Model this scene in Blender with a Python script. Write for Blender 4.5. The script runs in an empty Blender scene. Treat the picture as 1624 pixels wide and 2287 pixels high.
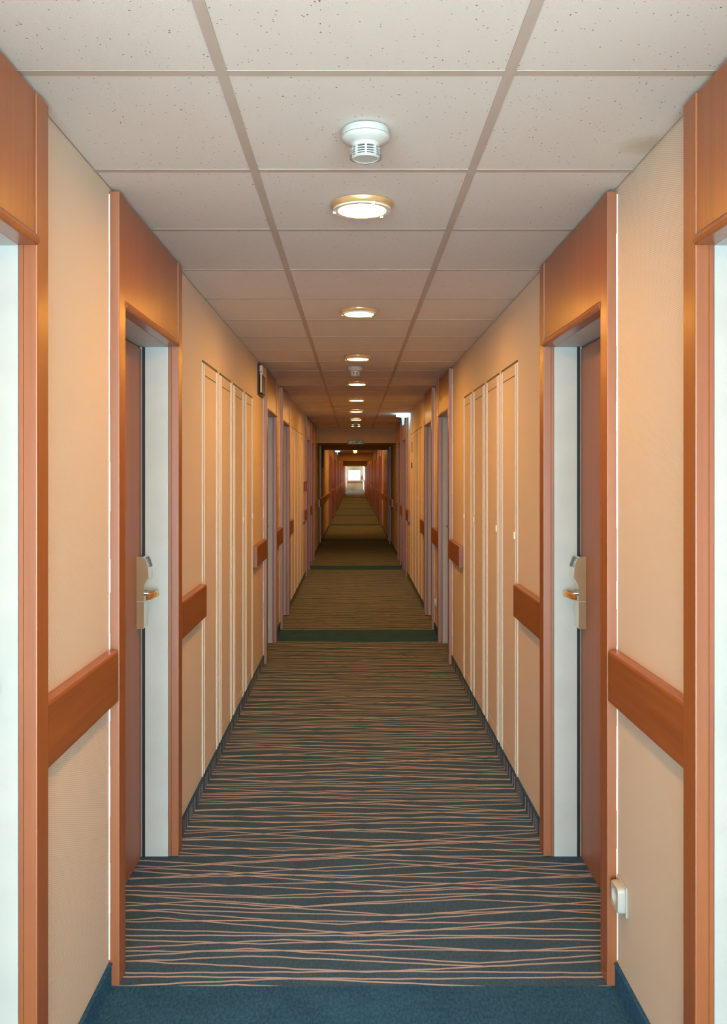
import bpy, bmesh, math, random
from mathutils import Vector
random.seed(7)
C = bpy.context.scene.collection
S = bpy.context.scene

# ---------------------------------------------------------------- camera, world, light, exposure
EYE, XL, XR, H = 1.56, -0.748, 0.801, 2.43
XC = 0.0245                     # centre line of the ceiling grid
YEND = 84.2
cd = bpy.data.cameras.new('camera'); cam = bpy.data.objects.new('camera', cd); C.objects.link(cam)
cam.location = (0, 0, EYE); cam.rotation_euler = (math.pi/2, 0, 0)
cd.sensor_fit = 'HORIZONTAL'; cd.sensor_width = 36; cd.lens = 36*1990/1624
cd.shift_x = (812-792)/1624; cd.shift_y = -(1143.5-1057.5)/1624
cd.clip_start = 0.02; cd.clip_end = 300
S.camera = cam
S.view_settings.view_transform = 'Standard'; S.view_settings.look = 'None'
S.view_settings.gamma = 1; S.view_settings.use_curve_mapping = False
S.view_settings.exposure = 0.04
DAY = 28.5                       # radiance of the daylight outside the windows
w = bpy.data.worlds.new('daylight'); S.world = w; w.use_nodes = True
bg = w.node_tree.nodes['Background']; bg.inputs['Color'].default_value = (0.66, 0.91, 1.0, 1); bg.inputs['Strength'].default_value = DAY
LAMP = 215.0; LAMP_COL = (1.0, 0.465, 0.072)
try:
    S.cycles.max_bounces = 10; S.cycles.diffuse_bounces = 6; S.cycles.glossy_bounces = 4
    S.cycles.transparent_max_bounces = 8
    S.cycles.caustics_reflective = False; S.cycles.caustics_refractive = False
    S.cycles.sample_clamp_indirect = 6.0
except Exception: pass
def portal(x0, x1, z0, z1, y, facing):
    l = bpy.data.lights.new('window_portal', 'AREA'); l.shape = 'RECTANGLE'; l.size = x1-x0; l.size_y = z1-z0
    l.cycles.is_portal = True
    o = bpy.data.objects.new('window_portal', l); C.objects.link(o); o.location = ((x0+x1)/2, y, (z0+z1)/2)
    o.rotation_euler = (math.pi/2 if facing > 0 else -math.pi/2, 0, 0)   # -Z of the light looks along facing*y
    if facing > 0: o.rotation_euler = (math.pi/2, 0, 0)
    return o
portal(-2.3, 2.3, 0.1, 2.2, -3.15, 1)

# ---------------------------------------------------------------- materials
def nt(name):
    m = bpy.data.materials.new(name); m.use_nodes = True
    t = m.node_tree; return m, t, t.nodes['Principled BSDF']
def setp(b, **k):
    for n, v in k.items():
        n = n.replace('_', ' ')
        if n in b.inputs: b.inputs[n].default_value = v
def rgba(c): return (c[0], c[1], c[2], 1)
def coords(t, rot=(0,0,0), scale=(1,1,1), kind='geo'):
    if kind == 'geo':
        g = t.nodes.new('ShaderNodeNewGeometry'); out = g.outputs['Position']
    else:
        g = t.nodes.new('ShaderNodeTexCoord'); out = g.outputs['Object']
    mp = t.nodes.new('ShaderNodeMapping'); mp.inputs['Rotation'].default_value = rot; mp.inputs['Scale'].default_value = scale
    t.links.new(out, mp.inputs['Vector']); return mp.outputs['Vector']
def noise(t, vec, scale, detail=3, rough=0.5):
    n = t.nodes.new('ShaderNodeTexNoise'); n.inputs['Scale'].default_value = scale
    n.inputs['Detail'].default_value = detail; n.inputs['Roughness'].default_value = rough
    t.links.new(vec, n.inputs['Vector']); return n.outputs['Fac']
def ramp(t, fac, stops):
    r = t.nodes.new('ShaderNodeValToRGB'); el = r.color_ramp.elements
    while len(el) < len(stops): el.new(0.5)
    for e, (p, c) in zip(el, stops): e.position = p; e.color = rgba(c)
    t.links.new(fac, r.inputs['Fac']); return r.outputs['Color']
def bump(t, b, h, strength, dist):
    n = t.nodes.new('ShaderNodeBump'); n.inputs['Strength'].default_value = strength; n.inputs['Distance'].default_value = dist
    t.links.new(h, n.inputs['Height']); t.links.new(n.outputs['Normal'], b.inputs['Normal'])
def mth(t, op, a, b=None, c=None):
    n = t.nodes.new('ShaderNodeMath'); n.operation = op
    for i, v in enumerate((a, b, c)):
        if v is None: continue
        if isinstance(v, (int, float)): n.inputs[i].default_value = v
        else: t.links.new(v, n.inputs[i])
    return n.outputs[0]
def mixc(t, f, a, b):
    n = t.nodes.new('ShaderNodeMix'); n.data_type = 'RGBA'
    if isinstance(f, (int, float)): n.inputs[0].default_value = f
    else: t.links.new(f, n.inputs[0])
    for i, v in ((6, a), (7, b)):
        if isinstance(v, tuple): n.inputs[i].default_value = rgba(v)
        else: t.links.new(v, n.inputs[i])
    return n.outputs[2]
def plain(name, col, rough=0.5, **k):
    m, t, b = nt(name); setp(b, Base_Color=rgba(col), Roughness=rough, **k)
    v = coords(t); n = noise(t, v, 9, 4)
    c = ramp(t, n, [(0.3, tuple(x*0.95 for x in col)), (0.7, tuple(min(1, x*1.04) for x in col))])
    t.links.new(c, b.inputs['Base Color']); return m
def wood(name, dark, light, rough, coat=0.42, crough=0.38):
    m, t, b = nt(name); setp(b, Roughness=rough, Coat_Weight=coat, Coat_Roughness=crough, Coat_IOR=1.6, Specular_IOR_Level=0.35)
    v = coords(t, scale=(60, 60, 1.6)); n = noise(t, v, 1.0, 5, 0.6)
    v2 = coords(t, scale=(5, 5, 0.8)); n2 = noise(t, v2, 1.0, 3)
    s = mth(t, 'ADD', mth(t, 'MULTIPLY', n, 0.6), mth(t, 'MULTIPLY', n2, 0.4))
    t.links.new(ramp(t, s, [(0.32, dark), (0.68, light)]), b.inputs['Base Color'])
    bump(t, b, n, 0.03, 0.0005)
    return m
def wood_h(name, dark, light, rough):
    m, t, b = nt(name); setp(b, Roughness=rough, Coat_Weight=0.25, Coat_Roughness=0.15)
    v = coords(t, scale=(60, 1.6, 60)); n = noise(t, v, 1.0, 5, 0.6)
    t.links.new(ramp(t, n, [(0.32, dark), (0.68, light)]), b.inputs['Base Color'])
    return m
WD, WL = (0.245, 0.062, 0.012), (0.355, 0.098, 0.019)
M = {}
M['wood'] = wood('beech_wood', WD, WL, 0.3)
M['wood_h'] = wood_h('beech_board', WD, WL, 0.30)
M['edge'] = wood('wood_side_sheen', WD, WL, 0.42, 1.0, 0.43)  # same wood, stronger coat added so stile sides show more daylight sheen
M['edge'].node_tree.nodes['Principled BSDF'].inputs['Coat IOR'].default_value = 1.75
M['leaf'] = wood('door_leaf_wood', (0.27, 0.094, 0.044), (0.34, 0.125, 0.06), 0.5, 0.2)
M['jamb'] = plain('jamb_paint', (0.53, 0.55, 0.54), 0.5)
M['sealant'] = plain('sealant', (0.86, 0.86, 0.82), 0.5)
M['black'] = plain('black_rubber', (0.012, 0.012, 0.014), 0.6)
M['slate'] = plain('card_slot_plastic', (0.02, 0.032, 0.045), 0.3)
M['satin'] = plain('satin_nickel', (0.78, 0.70, 0.56), 0.13, Metallic=1.0)
M['greybeige'] = plain('aged_plastic', (0.58, 0.48, 0.38), 0.5)
M['wood_reflection'] = plain('brown_reflection_side', (0.34, 0.20, 0.105), 0.4, Metallic=0.4)  # brown reflection of nearby wood put into the colour of the lock's sides
M['brass'] = plain('polished_brass', (0.85, 0.46, 0.12), 0.14, Metallic=1.0)
M['chrome'] = plain('chrome', (0.75, 0.75, 0.75), 0.08, Metallic=1.0)
M['white'] = plain('white_plastic', (0.50, 0.49, 0.465), 0.35)
M['bead'] = plain('cream_edge_paint', (0.80, 0.72, 0.61), 0.35)
M['grid'] = plain('ceiling_grid_paint', (0.45, 0.365, 0.315), 0.6)
M['plaster'] = plain('soffit_plaster', (0.46, 0.30, 0.17), 0.7)
M['flange'] = plain('lamp_flange', (0.72, 0.46, 0.22), 0.3, Metallic=0.5)
M['red'] = plain('red_paint', (0.55, 0.03, 0.02), 0.4)
M['darkred'] = plain('dark_red_plastic', (0.22, 0.015, 0.02), 0.4)
M['dark'] = plain('dark_metal', (0.06, 0.04, 0.03), 0.5)
M['cream'] = plain('end_wall_paint', (0.74, 0.62, 0.46), 0.7)
M['green'] = plain('sign_green', (0.008, 0.12, 0.075), 0.4)
M['radiator'] = plain('radiator_enamel', (0.72, 0.55, 0.36), 0.5)
M['pale_bounce_floor'] = plain('pale_bounce_floor', (0.78, 0.76, 0.72), 0.5)  # unseen floor, kept pale to bounce daylight onto the near ceiling

def wallpaper():
    m, t, b = nt('ribbed_wallpaper'); setp(b, Roughness=0.72)
    base = (0.73, 0.595, 0.475)
    g = t.nodes.new('ShaderNodeNewGeometry'); sx = t.nodes.new('ShaderNodeSeparateXYZ')
    t.links.new(g.outputs['Position'], sx.inputs[0])
    sg = mth(t, 'SIGN', sx.outputs['X'])                       # same twill seen on either wall
    u = mth(t, 'ADD', sx.outputs['Z'], mth(t, 'MULTIPLY', mth(t, 'MULTIPLY', sx.outputs['Y'], sg), -0.38))
    wv = mth(t, 'SINE', mth(t, 'MULTIPLY', u, 2*math.pi/0.0052))
    f = mth(t, 'MULTIPLY_ADD', wv, 0.5, 0.5)
    nz = noise(t, coords(t), 260, 2)
    nl = noise(t, coords(t), 1.4, 3)
    c = mixc(t, f, tuple(x*0.82 for x in base), tuple(x*1.07 for x in base))
    c = mixc(t, mth(t, 'MULTIPLY', nl, 0.18), c, tuple(x*0.82 for x in base))
    t.links.new(c, b.inputs['Base Color'])
    bump(t, b, mth(t, 'ADD', f, mth(t, 'MULTIPLY', nz, 0.8)), 0.35, 0.0008)
    return m
M['paper'] = wallpaper()

def tile_mat(name, stain=None):
    m, t, b = nt(name); setp(b, Roughness=0.9)
    v = coords(t)
    vo = t.nodes.new('ShaderNodeTexVoronoi'); vo.inputs['Scale'].default_value = 120; vo.inputs['Randomness'].default_value = 1
    vd = t.nodes.new('ShaderNodeVectorMath'); vd.operation = 'ADD'
    nn = t.nodes.new('ShaderNodeTexNoise'); nn.inputs['Scale'].default_value = 60
    t.links.new(v, nn.inputs['Vector'])
    vs = t.nodes.new('ShaderNodeVectorMath'); vs.operation = 'SCALE'; vs.inputs['Scale'].default_value = 0.012
    t.links.new(nn.outputs['Color'], vs.inputs[0]); t.links.new(v, vd.inputs[0]); t.links.new(vs.outputs[0], vd.inputs[1])
    t.links.new(vd.outputs[0], vo.inputs['Vector'])
    cell = t.nodes.new('ShaderNodeSeparateColor'); t.links.new(vo.outputs['Color'], cell.inputs[0])
    rad = mth(t, 'MULTIPLY_ADD', mth(t, 'POWER', cell.outputs[0], 3.0), 0.26, 0.02)
    pit = mth(t, 'LESS_THAN', vo.outputs['Distance'], mth(t, 'MULTIPLY', rad, mth(t, 'GREATER_THAN', cell.outputs[1], 0.45)))
    gr = noise(t, v, 420, 3, 0.7)
    base = (0.655, 0.595, 0.555)
    c = ramp(t, gr, [(0.3, tuple(x*0.9 for x in base)), (0.7, tuple(x*1.06 for x in base))])
    c = mixc(t, pit, c, (0.20, 0.15, 0.12))
    if stain:
        g = t.nodes.new('ShaderNodeNewGeometry'); di = t.nodes.new('ShaderNodeVectorMath'); di.operation = 'DISTANCE'
        di.inputs[1].default_value = stain; t.links.new(g.outputs['Position'], di.inputs[0])
        d = mth(t, 'ADD', di.outputs['Value'], mth(t, 'MULTIPLY', noise(t, v, 30, 3), 0.05))
        s = ramp(t, d, [(0.05, (0.55, 0.55, 0.55)), (0.11, (0, 0, 0))])
        c = mixc(t, s, c, (0.42, 0.30, 0.17))
    t.links.new(c, b.inputs['Base Color'])
    h = mth(t, 'SUBTRACT', mth(t, 'MULTIPLY', gr, 0.5), pit)
    bump(t, b, h, 0.5, 0.0015); return m
M['tile'] = tile_mat('mineral_ceiling_tile')
M['tile_stain'] = tile_mat('stained_ceiling_tile', (0.775, 2.36, H))

def carpet(name, lined):
    m, t, b = nt(name); setp(b, Roughness=1.0, Specular_IOR_Level=0.12)
    v = coords(t); fib = noise(t, v, 330, 3, 0.75); big = noise(t, v, 6, 4, 0.6)
    fib2 = noise(t, coords(t, scale=(1, 0.5, 1)), 120, 2, 0.6)
    if lined: a, d = (0.032, 0.072, 0.120), (0.074, 0.140, 0.220)
    else: a, d = (0.010, 0.048, 0.100), (0.044, 0.142, 0.262)
    mixn = mth(t, 'ADD', mth(t, 'MULTIPLY', fib, 0.55), mth(t, 'ADD', mth(t, 'MULTIPLY', fib2, 0.3), mth(t, 'MULTIPLY', big, 0.15)))
    c = ramp(t, mixn, [(0.40, a), (0.60, d)])
    if lined:
        sx = t.nodes.new('ShaderNodeSeparateXYZ'); t.links.new(v, sx.inputs[0])
        X, Y = sx.outputs['X'], sx.outputs['Y']
        h = 0.0315
        jit = mth(t, 'MULTIPLY', mth(t, 'SUBTRACT', noise(t, coords(t, scale=(1, 0.4, 1)), 9, 1), 0.5), 0.012)
        Yj = mth(t, 'ADD', Y, jit)
        j0 = mth(t, 'FLOOR', mth(t, 'DIVIDE', Y, h)); mask = None
        for k in (-2, -1, 0, 1, 2):                       # one zigzag line per row, free to stray over its neighbours
            j = mth(t, 'ADD', j0, float(k))
            wn = t.nodes.new('ShaderNodeTexWhiteNoise'); wn.noise_dimensions = '1D'; t.links.new(j, wn.inputs['W'])
            sc = t.nodes.new('ShaderNodeSeparateColor'); t.links.new(wn.outputs['Color'], sc.inputs[0])
            A = mth(t, 'MULTIPLY', mth(t, 'SUBTRACT', sc.outputs[0], 0.5), 0.25)
            pp = mth(t, 'PINGPONG', mth(t, 'ADD', mth(t, 'ADD', X, 5.0), mth(t, 'MULTIPLY', sc.outputs[1], 2.0)), 0.74)
            tri = mth(t, 'SUBTRACT', mth(t, 'DIVIDE', pp, 0.74), 0.5)
            yl = mth(t, 'MULTIPLY_ADD', tri, A, mth(t, 'MULTIPLY', mth(t, 'ADD', j, 0.5), h))
            ln = mth(t, 'LESS_THAN', mth(t, 'ABSOLUTE', mth(t, 'SUBTRACT', Yj, yl)), 0.0040)
            mask = ln if mask is None else mth(t, 'MAXIMUM', mask, ln)
        lc = ramp(t, fib, [(0.3, (0.36, 0.30, 0.32)), (0.7, (0.57, 0.49, 0.52))])
        c = mixc(t, mask, c, lc)
    t.links.new(c, b.inputs['Base Color'])
    bump(t, b, fib, 0.6, 0.002); return m
M['carpet'] = carpet('lined_carpet', True)
M['carpet_plain'] = carpet('plain_teal_carpet', False)

def emis(name, col, st):
    m = bpy.data.materials.new(name); m.use_nodes = True; t = m.node_tree
    b = t.nodes['Principled BSDF']; setp(b, Base_Color=rgba((0.8, 0.8, 0.8)), Roughness=0.3)
    b.inputs['Emission Color'].default_value = rgba(col); b.inputs['Emission Strength'].default_value = st
    return m
M['lamp'] = emis('lit_lamp_glass', LAMP_COL, LAMP)
M['ring_glass'] = plain('lamp_glass_rim', (0.85, 0.78, 0.62), 0.2)
M['cyan'] = emis('lit_emergency_sign', (0.40, 0.85, 1.0), 9.0)
M['cyan_dim'] = emis('edge_lit_blade', (0.12, 0.55, 0.8), 0.9)
def glass(name, tint):
    m = bpy.data.materials.new(name); m.use_nodes = True; t = m.node_tree
    t.nodes.remove(t.nodes['Principled BSDF']); out = t.nodes['Material Output']
    tr = t.nodes.new('ShaderNodeBsdfTransparent'); tr.inputs[0].default_value = rgba(tint)
    gl = t.nodes.new('ShaderNodeBsdfGlossy'); gl.inputs['Roughness'].default_value = 0.03
    fr = t.nodes.new('ShaderNodeFresnel'); fr.inputs[0].default_value = 1.45
    mx = t.nodes.new('ShaderNodeMixShader'); t.links.new(fr.outputs[0], mx.inputs[0])
    t.links.new(tr.outputs[0], mx.inputs[1]); t.links.new(gl.outputs[0], mx.inputs[2]); t.links.new(mx.outputs[0], out.inputs[0])
    return m
M['glass'] = glass('window_glass', (0.96, 0.98, 0.98))
M['glass_far'] = glass('tinted_glass', (0.32, 0.32, 0.32))
M['acrylic'] = plain('clear_acrylic', (0.8, 0.8, 0.78), 0.1, Transmission_Weight=0.85)

# ---------------------------------------------------------------- mesh helpers
def bx(bm, x0, x1, y0, y1, z0, z1, bev=0.0, seg=2):
    x0, x1 = min(x0, x1), max(x0, x1)
    vs = [bm.verts.new((x, y, z)) for x in (x0, x1) for y in (y0, y1) for z in (z0, z1)]
    q = [(0,1,3,2), (4,6,7,5), (0,4,5,1), (2,3,7,6), (0,2,6,4), (1,5,7,3)]
    fs = [bm.faces.new([vs[i] for i in f]) for f in q]
    if bev > 0:
        es = list({e for f in fs for e in f.edges})
        bmesh.ops.bevel(bm, geom=es, offset=bev, segments=seg, profile=0.5, affect='EDGES', clamp_overlap=True)
def lathe(bm, prof, cx=0, cy=0, cz=0, n=40, cap=True):
    rings = []
    for r, z in prof:
        if r < 1e-5: rings.append([bm.verts.new((cx, cy, cz+z))])
        else: rings.append([bm.verts.new((cx+r*math.cos(2*math.pi*i/n), cy+r*math.sin(2*math.pi*i/n), cz+z)) for i in range(n)])
    for a, b in zip(rings, rings[1:]):
        for i in range(n):
            j = (i+1) % n
            if len(a) == 1 and len(b) == 1: continue
            if len(a) == 1: bm.faces.new((a[0], b[i], b[j]))
            elif len(b) == 1: bm.faces.new((a[i], b[0], a[j]))
            else: bm.faces.new((a[i], b[i], b[j], a[j]))
def prism(bm, poly, axis, a, b):
    """poly of 2-D points; axis 'y': points are (x,z); 'x': (y,z); 'z': (x,y)"""
    def P(p, k):
        return {'y': (p[0], k, p[1]), 'x': (k, p[0], p[1]), 'z': (p[0], p[1], k)}[axis]
    A = [bm.verts.new(P(p, a)) for p in poly]; B = [bm.verts.new(P(p, b)) for p in poly]
    bm.faces.new(A); bm.faces.new(B[::-1]); n = len(poly)
    for i in range(n): bm.faces.new((A[i], B[i], B[(i+1) % n], A[(i+1) % n]))
def tube(bm, pts, rad, n=10):
    pts = [Vector(p) for p in pts]; rings = []
    for i, p in enumerate(pts):
        d = (pts[min(i+1, len(pts)-1)]-pts[max(i-1, 0)]).normalized()
        u = d.cross(Vector((0, 0, 1)));
        if u.length < 1e-3: u = d.cross(Vector((0, 1, 0)))
        u.normalize(); v = d.cross(u)
        r = rad[i] if isinstance(rad, (list, tuple)) else rad
        rings.append([bm.verts.new(p+u*math.cos(2*math.pi*k/n)*(r if isinstance(r, float) else r[0])+v*math.sin(2*math.pi*k/n)*(r if isinstance(r, float) else r[1])) for k in range(n)])
    for a, b in zip(rings, rings[1:]):
        for k in range(n): bm.faces.new((a[k], b[k], b[(k+1) % n], a[(k+1) % n]))
    bm.faces.new(rings[0]); bm.faces.new(rings[-1][::-1])
def mk(name, build, mat, parent=None, loc=(0, 0, 0), smooth=False):
    bm = bmesh.new(); build(bm)
    bmesh.ops.recalc_face_normals(bm, faces=bm.faces)
    me = bpy.data.meshes.new(name); bm.to_mesh(me); bm.free()
    me.materials.append(mat)
    if smooth:
        for p in me.polygons: p.use_smooth = True
        try: me.set_sharp_from_angle(angle=math.radians(35))
        except Exception: pass
    o = bpy.data.objects.new(name, me); C.objects.link(o); o.location = loc
    if parent: o.parent = parent
    return o
def root(name, loc=(0, 0, 0)):
    o = bpy.data.objects.new(name, None); C.objects.link(o); o.location = loc; o.empty_display_size = 0.05; return o
def tag(o, label, cat=None, group=None, kind=None):
    if label: o['label'] = label
    if cat: o['category'] = cat
    if group: o['group'] = group
    if kind: o['kind'] = kind
    return o
KIDS = {}
def copy_tree(src, loc=None, name=None, parent=None):
    c = src.copy(); C.objects.link(c)
    if name: c.name = name
    if loc: c.location = loc
    if parent: c.parent = parent
    for ch in list(src.children): copy_tree(ch, parent=c)
    return c
_ONES = ['zeroth','first','second','third','fourth','fifth','sixth','seventh','eighth','ninth','tenth','eleventh','twelfth','thirteenth','fourteenth','fifteenth','sixteenth','seventeenth','eighteenth','nineteenth']
_TENS = {2: ('twentieth', 'twenty'), 3: ('thirtieth', 'thirty'), 4: ('fortieth', 'forty'), 5: ('fiftieth', 'fifty')}
ORD = _ONES + [(_TENS[v//10][0] if v % 10 == 0 else _TENS[v//10][1]+'-'+_ONES[v % 10]) for v in range(20, 60)]
WALLX = {1: XL, -1: XR}          # s=+1: left wall (corridor towards +x), s=-1: right wall
SIDE = {1: 'left', -1: 'right'}
MOUTH = 0.65                     # where the lobby behind the viewer opens into the corridor
A0, B0, PER, DW = 1.095, 2.712, 6.18, 0.99

# ---------------------------------------------------------------- where the doors stand
doors = {1: [], -1: []}
for s in (1, -1):
    for k in range(14):
        for base, q in ((A0, 'a'), (B0, 'b')):
            y = base + PER*k
            if k == 3 and s == 1: continue
            if k == 3 and q == 'b': continue
            if y + DW > YEND-0.5: continue
            doors[s].append((y, k, q))
OPEN_H = 2.087

# ---------------------------------------------------------------- walls
SIDEWIN = (68.6, 83.4, 0.85, 2.1)
ADDED_SIDEWIN3 = (78.0, 83.4, 0.85, 2.1)
def wall(s):
    X = WALLX[s]; T = 0.16
    def b(bm):
        y = MOUTH
        ops = [(d+0.063, d+0.927, 0.0, OPEN_H) for d, k, q in doors[s]]
        if s == -1:
            ops = [o for o in ops if not (o[1] > SIDEWIN[0]-0.2 and o[0] < SIDEWIN[1]+0.2)]
            ops.append(SIDEWIN)
        else:
            ops = [o for o in ops if o[1] < ADDED_SIDEWIN3[0]-0.1]; ops.append(ADDED_SIDEWIN3)
        ops.sort()
        for a, e, z0, z1 in ops:
            bx(bm, X, X-s*T, y, a, 0, H+0.05)
            bx(bm, X, X-s*T, a, e, z1, H+0.05)
            if z0 > 0: bx(bm, X, X-s*T, a, e, 0, z0)
            y = e
        bx(bm, X, X-s*T, y, YEND, 0, H+0.05)
    o = mk('wall_'+SIDE[s], b, M['paper'])
    tag(o, 'long %s corridor wall in ribbed beige wallpaper' % SIDE[s], kind='structure')
doors[-1] = [d for d in doors[-1] if not (d[0]+0.93 > SIDEWIN[0]-0.2 and d[0] < SIDEWIN[1]+0.2)]
doors[1] = [d for d in doors[1] if d[0]+0.93 < ADDED_SIDEWIN3[0]-0.1]
wall(1); wall(-1)

# end wall with its window
def endw(bm):
    y = YEND
    x0, x1, z0, z1 = -0.63, 0.575, 0.88, 1.90
    bx(bm, XL, x0, y, y+0.2, 0, H+0.05); bx(bm, x1, XR, y, y+0.2, 0, H+0.05)
    bx(bm, x0, x1, y, y+0.2, 0, z0); bx(bm, x0, x1, y, y+0.2, z1, H+0.05)
tag(mk('wall_far', endw, M['cream']), 'cream end wall closing the corridor far away', kind='structure')
def window(name, x0, x1, z0, z1, y, n, label, fw=0.05, d=0.07):
    r = root(name, ((x0+x1)/2, y, z0)); hw = (x1-x0)/2; hh = z1-z0
    def fr(bm):
        bx(bm, -hw, hw, -d/2, d/2, 0, fw); bx(bm, -hw, hw, -d/2, d/2, hh-fw, hh)
        bx(bm, -hw, -hw+fw, -d/2, d/2, fw, hh-fw); bx(bm, hw-fw, hw, -d/2, d/2, fw, hh-fw)
        for i in range(1, n):
            xx = -hw + 2*hw*i/n; bx(bm, xx-fw/2, xx+fw/2, -d/2, d/2, fw, hh-fw)
    mk('window_frame', fr, M['white'], r)
    for i in range(n):
        a = -hw+2*hw*i/n+fw/2; e = -hw+2*hw*(i+1)/n-fw/2
        mk('pane', lambda bm: bx(bm, a, e, -0.004, 0.004, fw, hh-fw), M['glass_far'] if y > 10 else M['glass'], r)
    return tag(r, label, kind='structure')
window('window_1', -0.63, 0.575, 0.88, 1.90, YEND+0.08, 1, 'bright window in the far end wall of the corridor')
# side window in the right wall near the end
def side_window(name, X, win, n, label):
    r = root(name, (X, win[0], win[2])); L = win[1]-win[0]; hh = win[3]-win[2]
    def fr2(bm):
        bx(bm, -0.03, 0.03, 0, L, 0, 0.05); bx(bm, -0.03, 0.03, 0, L, hh-0.05, hh)
        for i in range(n+1): bx(bm, -0.03, 0.03, (L-0.05)*i/n, (L-0.05)*i/n+0.05, 0.05, hh-0.05)
    mk('window_frame', fr2, M['white'], r)
    for i in range(n):
        a = (L-0.05)*i/n+0.05; e = (L-0.05)*(i+1)/n
        mk('pane', lambda bm: bx(bm, -0.004, 0.004, a, e, 0.05, hh-0.05), M['glass'], r)
    tag(r, label, kind='structure')
side_window('window_2', XR+0.1, SIDEWIN, 6, 'side window band in the right wall close to the far end')
side_window('added_window_4', XL-0.1, ADDED_SIDEWIN3, 2, 'side window band added in the left wall to light the far end')  # extra window added opposite the right one to brighten the end wall
side_window('added_window_5', (-2.6)-0.05, (-2.9, 0.3, 0.1, 2.2), 3, 'left lobby window added unseen behind the viewer for more daylight')  # unseen pair of side windows, added to spread daylight through the lobby
side_window('added_window_6', -(-2.6)+0.05, (-2.9, 0.3, 0.1, 2.2), 3, 'right lobby window added unseen behind the viewer for more daylight')
portal(-0.6, 0.55, 0.9, 1.88, YEND+0.15, -1)

# lobby behind the camera: floor, walls, ceiling and its big window
LX0, LX1, LY0 = -2.6, 2.6, -3.2
def lob(bm):
    for X in (LX0, LX1+0.1):
        bx(bm, X, X-0.1, LY0, -2.9, 0, H+0.05); bx(bm, X, X-0.1, 0.3, MOUTH, 0, H+0.05)
        bx(bm, X, X-0.1, -2.9, 0.3, 0, 0.1); bx(bm, X, X-0.1, -2.9, -0.9, 2.2, H+0.05)
    bx(bm, LX0-0.1, XL-0.16, MOUTH, MOUTH+0.1, 0, H+0.05); bx(bm, XR+0.16, LX1+0.1, MOUTH, MOUTH+0.1, 0, H+0.05)
    bx(bm, LX0-0.1, -2.3, LY0-0.1, LY0, 0, H+0.05); bx(bm, 2.3, LX1+0.1, LY0-0.1, LY0, 0, H+0.05)
    bx(bm, -2.3, 2.3, LY0-0.1, LY0, 0, 0.1); bx(bm, -2.3, 2.3, LY0-0.1, LY0, 2.2, H+0.05)
tag(mk('wall_back', lob, M['cream']), 'walls of the lobby behind the viewer', kind='structure')
window('window_3', -2.3, 2.3, 0.1, 2.2, LY0-0.05, 4, 'wide lobby window behind the viewer')

# ---------------------------------------------------------------- floor
fl = root('floor'); tag(fl, 'carpeted corridor floor with plain dark bands between lined carpet', kind='structure')
mk('floor_slab', lambda bm: bx(bm, LX0, LX1, LY0, YEND, -0.1, -0.012), M['pale_bounce_floor'], fl)
FX0, FX1 = XL-0.16, XR+0.16
bands = []
for k in range(14):
    a, e = A0+DW+PER*k, B0+PER*k
    if k == 0: a = MOUTH
    if e > YEND-1: break
    bands.append((a, e))
prev = None
for a, e in bands:
    mk('plain_carpet_band', lambda bm: bx(bm, FX0, FX1, a, e, -0.012, 0), M['carpet_plain'], fl)
    if prev is not None:
        mk('lined_carpet', lambda bm: bx(bm, FX0, FX1, prev, a, -0.012, 0), M['carpet'], fl)
    prev = e
mk('lined_carpet', lambda bm: bx(bm, FX0, FX1, prev, YEND, -0.012, 0), M['carpet'], fl)
mk('lobby_bounce_floor', lambda bm: bx(bm, LX0, LX1, LY0, MOUTH, -0.012, 0), M['pale_bounce_floor'], fl)

# baseboards: carpet turned up the wall, with a darker piping on top
for s in (1, -1):
    X = WALLX[s]; r = root('baseboard_'+SIDE[s], (X, 0, 0)); tag(r, 'carpet skirting turned up along the %s wall' % SIDE[s], kind='structure')
    ys = []; y = MOUTH
    for d, k, q in doors[s]: ys.append((y, d, k, q)); y = d+DW
    ys.append((y, YEND, 99, 'a'))
    for a, e, k, q in ys:
        if e-a < 0.05: continue
        mat = M['carpet_plain'] if q == 'b' or a < 0 else M['carpet']
        o = mk('carpet_skirting', lambda bm: bx(bm, 0, s*0.009, a+0.001, e-0.001, 0, 0.066, 0.002, 1), mat, r)
        mk('piping', lambda bm: bx(bm, 0, s*0.012, a+0.001, e-0.001, 0.066, 0.073, 0.002, 1), M['carpet_plain'], o)

# ---------------------------------------------------------------- ceiling
ce = root('ceiling', (0, 0, H)); tag(ce, 'suspended ceiling of pitted mineral tiles in a painted grid', kind='structure')
TS, L0 = 0.6247, 1.936-4*0.6247
RL, RR = XC-0.3125, XC+0.3125
SOF = (17.2, 22.4)
bw = 0.024
xcols = [(XL, RL), (RL, RR), (RR, XR)]
nl = int((YEND-L0)/TS)+1
tmesh = {}
def tile_b(x0, x1, y0, y1):
    def b(bm): bx(bm, x0, x1, y0, y1, 0.0, 0.014)
    return b
near_tiles = 0
far_tiles = []
for i in range(-0, nl):
    y0, y1 = L0+TS*i, min(L0+TS*(i+1), YEND)
    if y0 < MOUTH: continue
    if y1 > SOF[0] and y0 < SOF[1]:
        if y0 < SOF[0]: pass
        else: continue
    for c, (x0, x1) in enumerate(xcols):
        if y0 < 17.3:
            key = c
            stain = (i == 4 and c == 2)
            if stain or key not in tmesh:
                o = mk('ceiling_tile', tile_b(x0+0.004, x1-0.004, 0.004, TS-0.004), M['tile_stain'] if stain else M['tile'], ce, (0, y0, 0))
                if not stain: tmesh[key] = o.data
            else:
                o = bpy.data.objects.new('ceiling_tile', tmesh[key]); C.objects.link(o); o.parent = ce; o.location = (0, y0, 0)
            o.location.z = random.uniform(0.0003, 0.0014)
        else: far_tiles.append((x0, x1, y0, y1))
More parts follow.
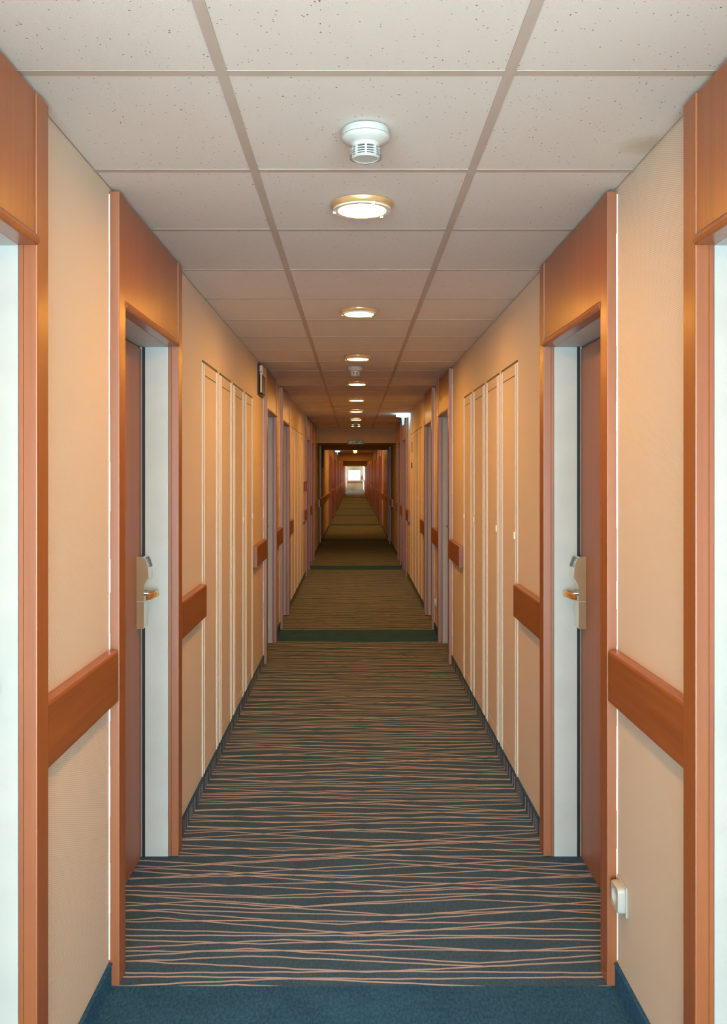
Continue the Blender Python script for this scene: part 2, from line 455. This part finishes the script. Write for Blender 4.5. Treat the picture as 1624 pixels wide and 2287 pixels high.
fo = mk('ceiling_tile', lambda bm: [bx(bm, x0+0.004, x1-0.004, y0+0.004, y1-0.004, 0.0, 0.014) for x0, x1, y0, y1 in far_tiles], M['tile'], ce)
fo['kind'] = 'stuff'
for X in (RL, RR):
    for a, e in ((MOUTH, SOF[0]), (SOF[1], YEND)):
        mk('main_runner', lambda bm: bx(bm, X-bw/2, X+bw/2, a, e, -0.0012, 0.010), M['grid'], ce)
cm = {}; far_t = []
for i in range(0, nl):
    y = L0+TS*i
    if SOF[0]-0.1 < y < SOF[1]+0.1 or y < MOUTH: continue
    for c, (x0, x1) in enumerate(xcols):
        a = x0+(0.001 if c == 0 else bw/2); e = x1-(0.001 if c == 2 else bw/2)
        if y < 17.2:
            if c not in cm:
                o = mk('cross_tee', lambda bm: bx(bm, a, e, -bw/2, bw/2, -0.0005, 0.010), M['grid'], ce, (0, y, 0)); cm[c] = o.data
            else:
                o = bpy.data.objects.new('cross_tee', cm[c]); C.objects.link(o); o.parent = ce; o.location = (0, y, 0)
        else: far_t.append((a, e, y))
fo = mk('cross_tee', lambda bm: [bx(bm, a, e, y-bw/2, y+bw/2, -0.001, 0.01) for a, e, y in far_t], M['grid'], ce); fo['kind'] = 'stuff'
mk('soffit', lambda bm: bx(bm, XL, XR, SOF[0], SOF[1], 2.15-H, 0.05), M['plaster'], ce)
for y, zb, th in ((37.6, 2.09, 0.5), (58.7, 2.04, 0.5)):
    mk('beam', lambda bm: bx(bm, XL, XR, y, y+th, zb-H, 0.001), M['plaster'], ce)
mk('ceiling_slab', lambda bm: (bx(bm, LX0, LX1, LY0, MOUTH, 0.0, 0.1), bx(bm, XL-0.16, XR+0.16, MOUTH, YEND+0.2, 0.05, 0.15)), M['plaster'], ce)

# ---------------------------------------------------------------- doors
def stile_b(s, ya, yb, inner):
    def b(bm):
        bx(bm, 0, s*0.032, ya, yb, 0.001, 2.42, 0.0025, 2)
        if inner == 'lo': bx(bm, 0, -s*0.010, yb-0.011, yb-0.0015, 0.001, 2.075)
        else: bx(bm, 0, -s*0.010, ya+0.0015, ya+0.011, 0.001, 2.075)
    return b
def make_door(s, name, loc, detail=True):
    r = root(name, loc)
    mk('stile', stile_b(s, 0, 0.075, 'lo'), M['wood'], r)
    mk('stile', stile_b(s, 0.915, DW, 'hi'), M['wood'], r)
    for st in r.children:
        st.data.materials.append(M['edge'])
        for p in st.data.polygons:
            if abs(p.normal.y) > 0.7: p.material_index = 1
    mk('overdoor_panel', lambda bm: bx(bm, s*0.0005, s*0.0275, 0.0775, 0.9125, 2.102, 2.42, 0.0015, 1), M['wood'], r)
    def nose(bm):
        pts = [(-0.010, 2.076), (0.030, 2.075), (0.036, 2.078), (0.039, 2.085), (0.037, 2.093), (0.032, 2.099), (0.027, 2.101), (-0.0, 2.101), (-0.0, 2.088), (-0.010, 2.088)]
        prism(bm, [(s*p[0], p[1]) for p in pts], 'y', 0.0755, 0.9145)
    mk('lintel_trim', nose, M['wood'], r)
    mk('side_jamb', lambda bm: bx(bm, -s*0.0115, -s*0.159, 0.0635, 0.075, 0.001, 2.075), M['jamb'], r)
    mk('side_jamb', lambda bm: bx(bm, -s*0.0115, -s*0.159, 0.915, 0.9265, 0.001, 2.075), M['jamb'], r)
    mk('head_jamb', lambda bm: bx(bm, -s*0.0115, -s*0.159, 0.0635, 0.9265, 2.0755, 2.0865), M['jamb'], r)
    mk('dark_gap_backing', lambda bm: bx(bm, -s*0.159, -s*0.168, 0.05, 0.94, 0.0, 2.11), M['black'], r)  # black sheet added behind the leaf to keep its gap dark
    mk('gasket', lambda bm: (bx(bm, -s*0.1045, -s*0.1165, 0.911, 0.9148, 0.002, 2.0745), bx(bm, -s*0.1045, -s*0.1165, 0.0752, 0.079, 0.002, 2.0745)), M['black'], r)
    lf = mk('door_leaf', lambda bm: bx(bm, -s*0.117, -s*0.156, 0.077, 0.903, 0.006, 2.066, 0.0015, 1), M['leaf'], r)
    mk('seal', lambda bm: bx(bm, -s*0.125, -s*0.156, 0.9035, 0.9145, 0.002, 2.0745), M['black'], r)
    if detail:
        F = -s*0.117
        def P(o): return F+s*o
        # escutcheon: side profile (offset from the leaf, height) swept along the door's width
        up = [(0.0, 1.053), (0.029, 1.053), (0.029, 1.109), (0.033, 1.122), (0.042, 1.138), (0.0477, 1.142), (0.0475, 1.16), (0.045, 1.186), (0.040, 1.207), (0.034, 1.2215), (0.022, 1.228), (0.0, 1.231)]
        lo = [(0.0, 0.943), (0.026, 0.943), (0.029, 0.947), (0.029, 1.0505), (0.0, 1.0505)]
        ya, yb = 0.822, 0.894
        lk = mk('lock_plate', lambda bm: (prism(bm, [(P(a), z) for a, z in up], 'y', ya, yb), prism(bm, [(P(a), z) for a, z in lo], 'y', ya, yb)), M['satin'], r)
        lk.data.materials.append(M['wood_reflection'])
        for p in lk.data.polygons:
            if abs(p.normal.y) > 0.8: p.material_index = 1
        lk['label'] = 'satin metal electronic lock plate'
        mk('seam_line', lambda bm: bx(bm, P(0.0), P(0.0302), ya-0.0006, yb+0.0005, 1.0505, 1.0530), M['white'], lk)
        mk('card_slot', lambda bm: prism(bm, [(P(a), z) for a, z in [(0.030, 1.2245), (0.0365, 1.224), (0.0495, 1.187), (0.043, 1.186)]], 'y', ya+0.022, yb-0.006), M['slate'], lk)
        def lever(bm):
            z = 1.078; yn = 0.868
            tube(bm, [(P(0.052), yn+0.012, z), (P(0.066), yn+0.008, z), (P(0.072), yn-0.008, z-0.001), (P(0.070), yn-0.04, z-0.001), (P(0.064), yn-0.08, z-0.002), (P(0.056), yn-0.115, z-0.003)],
                 [(0.009, 0.010), (0.011, 0.0125), (0.009, 0.0135), (0.006, 0.0125), (0.0055, 0.012), (0.004, 0.009)], 14)
        lv = mk('lever_handle', lever, M['brass'], r, smooth=True); lv['label'] = 'polished brass lever handle'
        mk('handle_neck', lambda bm: tube(bm, [(P(0.028), 0.868, 1.078), (P(0.056), 0.868, 1.078)], 0.0095, 16), M['chrome'], lv, smooth=True)
    return r
def sealant(s, r):
    def b(bm):
        rnd = random.Random(3+s)
        z = 0.08
        while z < 2.41:
            dz = rnd.uniform(0.05, 0.16); ww = rnd.uniform(0.0015, 0.0035); 
            bx(bm, s*0.0003, s*rnd.uniform(0.003, 0.0055), -ww, -0.0002, z, min(z+dz, 2.41)); z += dz
    o = mk('sealant_line', b, M['sealant'], r); o['label'] = 'uneven white sealant bead beside the frame'
protos = {}
count = 0
for s in (1, -1):
    n = 0
    for y, k, q in doors[s]:
        n += 1; count += 1
        far = k >= 3
        nm = 'door_%d' % count
        if (s, far) not in protos:
            r = make_door(s, nm, (WALLX[s], y, 0), detail=not far); protos[(s, far)] = r
        else:
            r = copy_tree(protos[(s, far)], (WALLX[s], y, 0), nm)
        if k < 3:
            extra = {1: 'cropped by the %s edge of the picture' % SIDE[s], 2: 'with lock and brass lever in view'}.get(n, 'further down the corridor')
            lab = 'orange-brown framed room door on the %s wall, %s doorway from the viewer, %s' % (SIDE[s], ORD[n], extra)
            lab = 'orange-brown %s-wall doorway, %s from the viewer, %s' % (SIDE[s], ORD[n], extra)
            tag(r, lab, kind='structure')
        else:
            tag(r, 'small distant wooden doorway on the %s wall, %s from the viewer' % (SIDE[s], ORD[n]), group='distant doorways on the %s wall' % SIDE[s], kind='structure')
for s in (1, -1):
    for o in list(C.objects):
        if o.name.startswith('door_') and o.parent is None and abs(o.location.x-WALLX[s]) < 1e-4 and o.location.y < 10:
            sealant(s, o)

# ---------------------------------------------------------------- wall rails
RZ0, RZ1 = 0.866, 1.024
def rail(s, a, e, label, group=None):
    L = e-a
    r = root('wall_rail', (WALLX[s], a, 0))
    def b(bm):
        prof = [(0, RZ0), (0.027, RZ0), (0.031, RZ0+0.004), (0.031, RZ1-0.008), (0.0285, RZ1-0.002), (0.024, RZ1), (0, RZ1)]
        prism(bm, [(s*p[0], p[1]) for p in prof], 'y', 0, L)
    mk('board', b, M['wood_h'], r)
    tag(r, label, 'rail', group)
    return r
for s in (1, -1):
    sd = SIDE[s]
    rail(s, A0+DW+0.001, B0-0.006, 'largest wooden wall rail, on the %s wall between the two nearest doorways' % sd)
    rail(s, B0+DW+0.001, 4.32, 'short wooden rail on the %s wall just past the lock-bearing door, before the cupboard doors' % sd)
    rail(s, 6.56, A0+PER-0.002, 'short wooden rail with pale cut end on the %s wall, just before the third doorway' % sd)
    rail(s, A0+PER+DW+0.001, B0+PER-0.002, 'wooden rail on the %s wall between the third and fourth doorways' % sd)
    rail(s, B0+PER+DW+0.001, 10.5, 'short wooden rail on the %s wall just past the fourth doorway' % sd)
    rail(s, 12.75, A0+2*PER-0.002, 'small wooden rail on the %s wall just before the fifth doorway' % sd)
    rail(s, A0+2*PER+DW+0.001, B0+2*PER-0.002, 'small wooden rail on the %s wall between the fifth and sixth doorways' % sd)
    rail(s, B0+2*PER+DW+0.001, 16.7, 'small wooden rail on the %s wall just past the sixth doorway' % sd)
rail(1, 18.4, A0+4*PER-0.002, 'long dark wooden rail on the left wall below the black sign')
rail(-1, 18.4, A0+3*PER-0.002, 'wooden rail stub on the right wall below the lowered soffit')
rail(-1, A0+3*PER+DW+0.001, A0+4*PER-0.002, 'wooden rail crossing the glossy panelling on the right wall')
for s in (1, -1):
    ds = [d for d in doors[s] if d[1] >= 4]
    for m_, ((y, k, q), nx) in enumerate(zip(ds, ds[1:]+[(YEND, 0, '')]), 1):
        rail(s, y+DW+0.001, nx[0]-0.002, 'tiny distant wooden rail on the %s wall, %s one beyond the soffit' % (SIDE[s], ORD[m_]), 'distant rails on the %s wall' % SIDE[s])

# ---------------------------------------------------------------- service cupboard doors (four per side, two runs)
PN = [(4.36, 4.85), (4.92, 5.39), (5.48, 5.98), (6.07, 6.50)]
PT = 2.105
def service(s, y0, y1, label, knob=True, dark=False):
    L = y1-y0; r = root('service_door', (WALLX[s], y0, 0)); f = 0.055
    def frame(bm):
        for a, e in ((0, f), (L-f, L)):
            bx(bm, 0.0, s*0.003, a, e, 0.075, PT)
        bx(bm, 0, s*0.003, f, L-f, PT-f, PT); bx(bm, 0, s*0.003, f, L-f, 0.075, 0.075+f)
    mk('frame', frame, M['paper'], r)
    def leaf(bm): bx(bm, 0.0, s*0.0022, f+0.006, L-f-0.006, 0.075+f+0.004, PT-f-0.005)
    mk('leaf', leaf, M['paper'], r)
    for a in (0.0, f-0.007, L-f, L-0.007):
        mk('edge_bead', lambda bm: bx(bm, s*0.003, s*0.0068, a+0.001, a+0.0045, 0.075, PT-0.001, 0.001, 1), M['bead'], r)
    mk('top_gap_shade', lambda bm: bx(bm, 0.0, s*0.0036, 0.01, L-0.01, PT, PT+0.012), M['dark'], r)  # solid dark strip for the shade in the gap above the frame
    mk('inner_gap', lambda bm: bx(bm, 0.0, s*0.0028, f, L-f, PT-f-0.0045, PT-f-0.001), M['dark'], r)
    if knob:
        yk = f if knob == 'near' else L-f
        mk('latch', lambda bm: bx(bm, s*0.003, s*0.015, yk-0.011, yk+0.011, 1.235, 1.272, 0.003, 2), M['bead'], r)
    if dark:
        mk('dark_latch', lambda bm: (bx(bm, s*0.003, s*0.018, f-0.02, f+0.03, 1.63, 1.71, 0.003, 1), bx(bm, s*0.003, s*0.010, f-0.008, f+0.012, 1.85, 2.0)), M['dark'], r)
    return tag(r, label, 'cupboard door', 'papered cupboard doors on the %s wall' % SIDE[s])
for s in (1, -1):
    for run in (0, 1):
        for i, (a, e) in enumerate(PN):
            lab = 'wallpapered cupboard door on the %s wall, %s of the four in the %s run' % (SIDE[s], ['nearest', 'second', 'third', 'farthest'][i], ['near', 'far'][run])
            service(s, a+PER*run, e+PER*run, lab, knob=('far' if i > 1 else (None if s > 0 else 'near')), dark=(s == -1 and run == 1 and i == 3))

# ---------------------------------------------------------------- lamps
def make_lamp():
    r = root('ceiling_lamp')
    mk('flange', lambda bm: lathe(bm, [(0.070, 0.0), (0.102, 0.0), (0.102, -0.003), (0.094, -0.017), (0.090, -0.019), (0.088, -0.014), (0.072, -0.008), (0.070, 0.0)], n=48), M['flange'], r, smooth=True)
    mk('glass_rim', lambda bm: lathe(bm, [(0.0775, -0.012), (0.093, -0.017), (0.093, -0.0225), (0.0775, -0.0225), (0.0775, -0.012)], n=48), M['ring_glass'], r, smooth=True)
    mk('lit_glass', lambda bm: lathe(bm, [(0.0770, -0.010), (0.0770, -0.0205), (0.0, -0.0212)], n=48), M['lamp'], r, smooth=True)
    for k, an in enumerate((45, 170, 292)):
        a = math.radians(an); cx, cy = 0.0915*math.cos(a), 0.0915*math.sin(a)
        mk('clip', lambda bm: bx(bm, cx-0.005, cx+0.005, cy-0.004, cy+0.004, -0.026, -0.017, 0.001, 1), M['bead'], r)
    return r
lamp0 = make_lamp(); n = 0; first = True
k = -2
lamps = []
while True:
    y = L0+4*TS+TS*1.5+3*TS*k
    if y > YEND-1.0: break
    k += 1
    if SOF[0]-0.3 < y < SOF[1]+0.3 or 37.3 < y < 38.4 or 58.4 < y < 59.5: continue
    lamps.append(y)
for y in lamps:
    o = lamp0 if first else copy_tree(lamp0); first = False
    o.location = (XC, y, H-0.0016)
    if y < 2: tag(o, 'round ceiling lamp %s, out of the picture' % ('above the viewer' if y > 0 else 'just behind the viewer' if y > -1.5 else 'far back in the lobby'), 'lamp', 'round ceiling lamps')
    elif y < 17:
        n += 1
        tag(o, 'round glowing recessed ceiling lamp, %s from the viewer' % ('nearest and largest' if n == 1 else ORD[n]), 'lamp', 'round ceiling lamps')
    else:
        n += 1; tag(o, 'tiny distant round ceiling lamp beyond the soffit, %s from the viewer' % ORD[n], 'lamp', 'distant ceiling lamps')

# ---------------------------------------------------------------- smoke detectors
def make_det():
    r = root('smoke_detector')
    mk('base', lambda bm: lathe(bm, [(0, 0), (0.052, 0), (0.058, -0.004), (0.0605, -0.012), (0.061, -0.0215), (0.0, -0.0215)], n=56), M['white'], r, smooth=True)
    mk('body', lambda bm: lathe(bm, [(0.0, -0.0225), (0.0605, -0.0225), (0.0605, -0.027), (0.058, -0.031), (0.046, -0.037), (0.037, -0.041), (0.034, -0.046), (0.034, -0.050), (0.0, -0.050)], n=56), M['white'], r, smooth=True)
    mk('sensor_core', lambda bm: lathe(bm, [(0, -0.050), (0.026, -0.050), (0.026, -0.072), (0, -0.072)], n=24), M['black'], r)
    def cage(bm):
        for z in (-0.056, -0.062, -0.068):
            lathe(bm, [(0.030, z+0.0012), (0.0345, z+0.0012), (0.0345, z-0.0014), (0.030, z-0.0014), (0.030, z+0.0012)], n=40)
        for i in range(8):
            a = math.radians(22.5+45*i-112.5); ww = 0.0028
            c, sn = math.cos(a), math.sin(a); p = Vector((c, sn, 0)); q = Vector((-sn, c, 0))
            pts = [p*0.0295+q*ww, p*0.0348+q*ww, p*0.0348-q*ww, p*0.0295-q*ww]
            prism(bm, [(v.x, v.y) for v in pts], 'z', -0.072, -0.0495)
    mk('slotted_cage', cage, M['white'], r)
    mk('end_cap', lambda bm: lathe(bm, [(0, -0.072), (0.034, -0.072), (0.0345, -0.075), (0.031, -0.078), (0.029, -0.0765), (0, -0.0765)], n=48), M['white'], r, smooth=True)
    def guard(bm):
        prism(bm, [(-0.040, -0.012), (-0.040, 0.028), (-0.034, 0.040), (0.003, 0.062), (0.034, 0.040), (0.040, 0.028), (0.040, -0.012), (0.0375, -0.012), (0.0375, 0.027), (0.032, 0.037), (0.003, 0.056), (-0.032, 0.037), (-0.0375, 0.027), (-0.0375, -0.012)], 'z', -0.070, -0.055)
    mk('clear_guard', guard, M['acrylic'], r)
    return r
det = make_det()
dl = [(2.248, 0.028, 'white smoke detector with slotted neck, large, in front of the nearest lamp'),
      (7.25, 0.005, 'small white smoke detector between the third and fourth ceiling lamps'),
      (15.2, 0.02, 'tiny smoke detector overlapping the last lamp before the lowered soffit'),
      (24.5, 0.02, 'tiny distant smoke detector just beyond the lowered soffit')]
for i, (y, x, lab) in enumerate(dl):
    o = det if i == 0 else copy_tree(det)
    o.location = (x, y, H+0.0005); tag(o, lab, 'smoke detector', 'smoke detectors')

# ---------------------------------------------------------------- sockets
def socket(s, y, z, label):
    r = root('wall_socket', (WALLX[s], y, z))
    mk('frame_plate', lambda bm: bx(bm, 0, s*0.006, -0.045, 0.045, -0.045, 0.045, 0.0025, 2), M['white'], r)
    def rim(bm):
        a, b, rr = 0.038, 0.038, 0.012
        out = []
        for cx, cz, st in ((a-rr, b-rr, 0), (-a+rr, b-rr, 90), (-a+rr, -b+rr, 180), (a-rr, -b+rr, 270)):
            for i in range(5):
                t = math.radians(st+i*22.5); out.append((cx+rr*math.cos(t), cz+rr*math.sin(t)))
        ring = [(0.024*math.cos(2*math.pi*(i+0.5)/20), 0.024*math.sin(2*math.pi*(i+0.5)/20)) for i in range(20)]
        def V(p, o): return bm.verts.new((s*o, p[0], p[1]))
        O0 = [V(p, 0.006) for p in out]; O1 = [V(p, 0.022) for p in out]
        O2 = [V((p[0]*0.93, p[1]*0.93), 0.027) for p in out]
        I1 = [V(p, 0.027) for p in ring]; I0 = [V(p, 0.009) for p in ring]
        for A, B in ((O0, O1), (O1, O2), (O2, I1), (I1, I0)):
            for i in range(20):
                j = (i+1) % 20; bm.faces.new((A[i], A[j], B[j], B[i]))
        bm.faces.new(I0); bm.faces.new(O0)
    mk('socket_body', rim, M['white'], r, smooth=True)
    def ct(bm):
        for yy in (-0.0095, 0.0095): bx(bm, s*0.009, s*0.0105, yy-0.0025, yy+0.0025, -0.0025, 0.0025)
    mk('contact_holes', ct, M['black'], r)
    return tag(r, label, 'socket')
socket(-1, 2.655, 0.30, 'white rounded power socket low on the right wall between the two nearest doorways')
socket(-1, 8.72, 0.30, 'small white socket low on the right wall between the third and fourth doorways')

# ---------------------------------------------------------------- emergency lights and signs
def emergency(s, y, lit, label, group=None):
    r = root('emergency_light', (WALLX[s], y, H)); o = 0.012
    body = M['cyan'] if lit else M['jamb']
    if lit:
        def hood(bm):
            c = [(0.0, -0.004), (0.05, -0.001), (0.14, -0.001), (0.19, -0.02), (0.185, -0.034), (0.12, -0.042), (0.04, -0.044), (0.0, -0.036)]
            prism(bm, [(s*a, z) for a, z in c], 'y', -0.03, 0.23)
        mk('lit_hood', hood, M['cyan'], r)
        mk('sign_blade', lambda bm: prism(bm, [(s*a, z) for a, z in [(0.075, -0.045), (0.110, -0.045), (0.101, -0.165), (0.084, -0.165)]], 'y', -0.01, 0.21), M['cyan_dim'], r)
        mk('blade_tip', lambda bm: bx(bm, s*0.082, s*0.103, -0.01, 0.21, -0.178, -0.165, 0.002, 1), M['white'], r)
    else:
        mk('shadow_slab', lambda bm: bx(bm, 0, s*0.014, -0.035, 0.30, -0.262, -0.018, 0.003, 1), M['black'], r)  # black slab standing in for the shadow cast on the wall
        mk('housing', lambda bm: (bx(bm, s*0.014, s*0.040, -0.03, 0.26, -0.085, -0.035, 0.004, 2), bx(bm, s*0.016, s*0.042, -0.031, 0.255, -0.108, -0.088, 0.003, 1)), M['greybeige'], r)
        mk('sign_blade', lambda bm: bx(bm, s*0.022, s*0.032, -0.03, 0.25, -0.245, -0.108, 0.002, 1), M['dark'], r)
        mk('blade_edge', lambda bm: bx(bm, s*0.021, s*0.033, -0.034, -0.030, -0.245, -0.108), M['greybeige'], r)
    return tag(r, label, 'emergency light', group)
emergency(1, 6.90, False, 'unlit emergency sign and its cast shadow as a black slab, high on the left wall before the third doorway')
emergency(-1, 12.9, True, 'cyan-glowing emergency light high on the right wall before the fifth doorway')
emergency(1, 33.9, True, 'tiny distant cyan emergency light on the left wall beyond the soffit')
emergency(-1, 41.5, True, 'tiny distant cyan emergency light on the right wall beyond the soffit')

# black sign under the soffit, left
r = root('wall_sign', (XL, 20.5, 1.70))
mk('panel', lambda bm: bx(bm, 0, 0.022, 0, 0.75, 0, 0.43, 0.004, 1), M['black'], r)
mk('side_rim', lambda bm: bx(bm, 0.0, 0.03, 0.75, 0.78, -0.02, 0.44), M['wood'], r)
tag(r, 'black upright sign on the left wall under the lowered soffit', 'sign')
# call point
r = root('fire_call_point', (XL, 13.12, 1.30))
mk('housing', lambda bm: bx(bm, 0, 0.05, 0, 0.11, 0, 0.14, 0.008, 2), M['darkred'], r)
mk('push_window', lambda bm: bx(bm, 0.05, 0.052, 0.02, 0.09, 0.03, 0.11), M['jamb'], r)
tag(r, 'dark red fire call point on the left wall before the fifth doorway', 'alarm')

# exit sign hanging at the soffit edge
r = root('exit_sign', (0.022, SOF[0]-0.03, 2.128))
mk('sign_box', lambda bm: bx(bm, -0.15, 0.15, -0.012, 0.012, 0.004, 0.076, 0.003, 1), M['green'], r)
mk('bottom_strip', lambda bm: bx(bm, -0.16, 0.16, -0.014, 0.014, -0.002, 0.003), M['bead'], r)
mk('bracket', lambda bm: bx(bm, -0.10, 0.10, 0.012, 0.0295, 0.03, 0.07), M['dark'], r)
def glyph(bm, pts_list):
    for p in pts_list: prism(bm, p, 'y', -0.0145, -0.0120)
def strokes(x, w, h, z, ch):
    t = h*0.2; R = lambda a, b, c, d: [(x+a*w, z+b*h), (x+c*w, z+b*h), (x+c*w, z+d*h), (x+a*w, z+d*h)]
    tw = 0.26
    if ch == 'E': return [R(0, 0, tw, 1), R(tw, 0, 1, .2), R(tw, .4, .85, .6), R(tw, .8, 1, 1)]
    if ch == 'X': return [[(x, z), (x+tw*w, z), (x+w, z+h), (x+w-tw*w, z+h)], [(x+w-tw*w, z), (x+w, z), (x+tw*w, z+h), (x, z+h)]]
    if ch == 'I': return [R(.35, 0, .65, 1)]
    if ch == 'T': return [R(.37, 0, .63, .8), R(0, .8, 1, 1)]
lt = []
for i, ch in enumerate('EXIT'): lt += strokes(-0.118+i*0.027, 0.022, 0.042, 0.018, ch)
mk('lettering', lambda bm: glyph(bm, lt), M['sealant'], r)
man = [[(0.060+a, 0.016+b) for a, b in q] for q in (
    [(0.030, 0.038), (0.040, 0.038), (0.040, 0.048), (0.030, 0.048)],
    [(0.008, 0.012), (0.020, 0.010), (0.036, 0.034), (0.026, 0.038)],
    [(-0.008, 0.0), (0.0, 0.0), (0.018, 0.012), (0.010, 0.016)],
    [(0.018, 0.012), (0.030, 0.010), (0.030, -0.002), (0.024, -0.002), (0.024, 0.006)][:4],
    [(0.030, 0.030), (0.046, 0.024), (0.047, 0.028), (0.032, 0.036)])]
mk('running_figure', lambda bm: glyph(bm, man), M['sealant'], r)
tag(r, 'small green exit sign with white lettering hanging at the soffit edge', 'sign')

# glossy panelling and post near the soffit
r = root('wood_panelling', (XR, 21.0, 0))
for i in range(3):
    for za, zb in ((0.08, 0.862), (1.028, 2.14)):
        mk('panel', lambda bm: bx(bm, -0.001, -0.03, 0.02+i*1.03, 1.03+i*1.03, za, zb, 0.002, 1), M['wood'], r)
tag(r, 'glossy wooden wall panelling on the right wall beneath the lowered soffit', 'panelling')
for s in (1, -1):
    ds = [d for d in doors[s] if d[1] >= 4]; m_ = 0
    for (y, k, q), nx in zip(ds, ds[1:]):
        a, e = y+DW+0.004, nx[0]-0.004
        if e-a < 2: continue
        m_ += 1; r = root('wood_panelling', (WALLX[s], a, 0)); L = (e-a)/4
        for i in range(4):
            for za, zb in ((0.08, 0.862), (1.028, 2.03)):
                mk('panel', lambda bm: bx(bm, s*0.001, s*0.02, i*L+0.004, (i+1)*L-0.004, za, zb), M['wood'], r)
        tag(r, 'tiny distant wooden panelling on the %s wall, %s stretch beyond the soffit' % (SIDE[s], ORD[m_]), 'panelling', 'distant panelling on the %s wall' % SIDE[s])
r = root('frame_post', (XL, 19.0, 0))
mk('post', lambda bm: bx(bm, 0, 0.035, 0, 0.09, 0.08, 0.86, 0.002, 1), M['wood'], r)
mk('post', lambda bm: bx(bm, 0, 0.035, 0, 0.09, 1.03, 2.149, 0.002, 1), M['wood'], r)
tag(r, 'dark upright wooden post on the left wall under the soffit edge', 'post')

# ---------------------------------------------------------------- far end
r = root('end_rail', (0, YEND, 0.65))
mk('board', lambda bm: bx(bm, -0.70, 0.75, -0.04, 0, 0, 0.155, 0.004, 1), M['wood_h'], r)
tag(r, 'orange wooden rail across the far end wall below the window', 'rail')
r = root('radiator', (-0.10, YEND, 0.08))
def fins(bm):
    for i in range(7): bx(bm, -0.27+i*0.08, -0.205+i*0.08, -0.10, -0.02, 0, 0.50, 0.005, 1)
mk('fins', fins, M['radiator'], r)
mk('back_panel', lambda bm: bx(bm, -0.27, 0.34, -0.02, 0, 0.02, 0.48), M['cream'], r)
tag(r, 'tan radiator under the window at the far end', 'radiator')
r = root('fire_extinguisher', (0.68, YEND-0.09, 1.02))
mk('cylinder', lambda bm: lathe(bm, [(0, 0), (0.06, 0), (0.065, 0.01), (0.065, 0.27), (0.045, 0.31), (0.018, 0.33), (0.018, 0.34), (0, 0.34)], n=20), M['red'], r, smooth=True)
mk('valve', lambda bm: bx(bm, -0.02, 0.02, -0.04, 0.02, 0.34, 0.38, 0.004, 1), M['black'], r)
mk('bracket', lambda bm: bx(bm, -0.03, 0.03, 0.06, 0.09, 0.10, 0.24), M['dark'], r)
tag(r, 'red fire extinguisher on the far end wall beside the window', 'extinguisher')
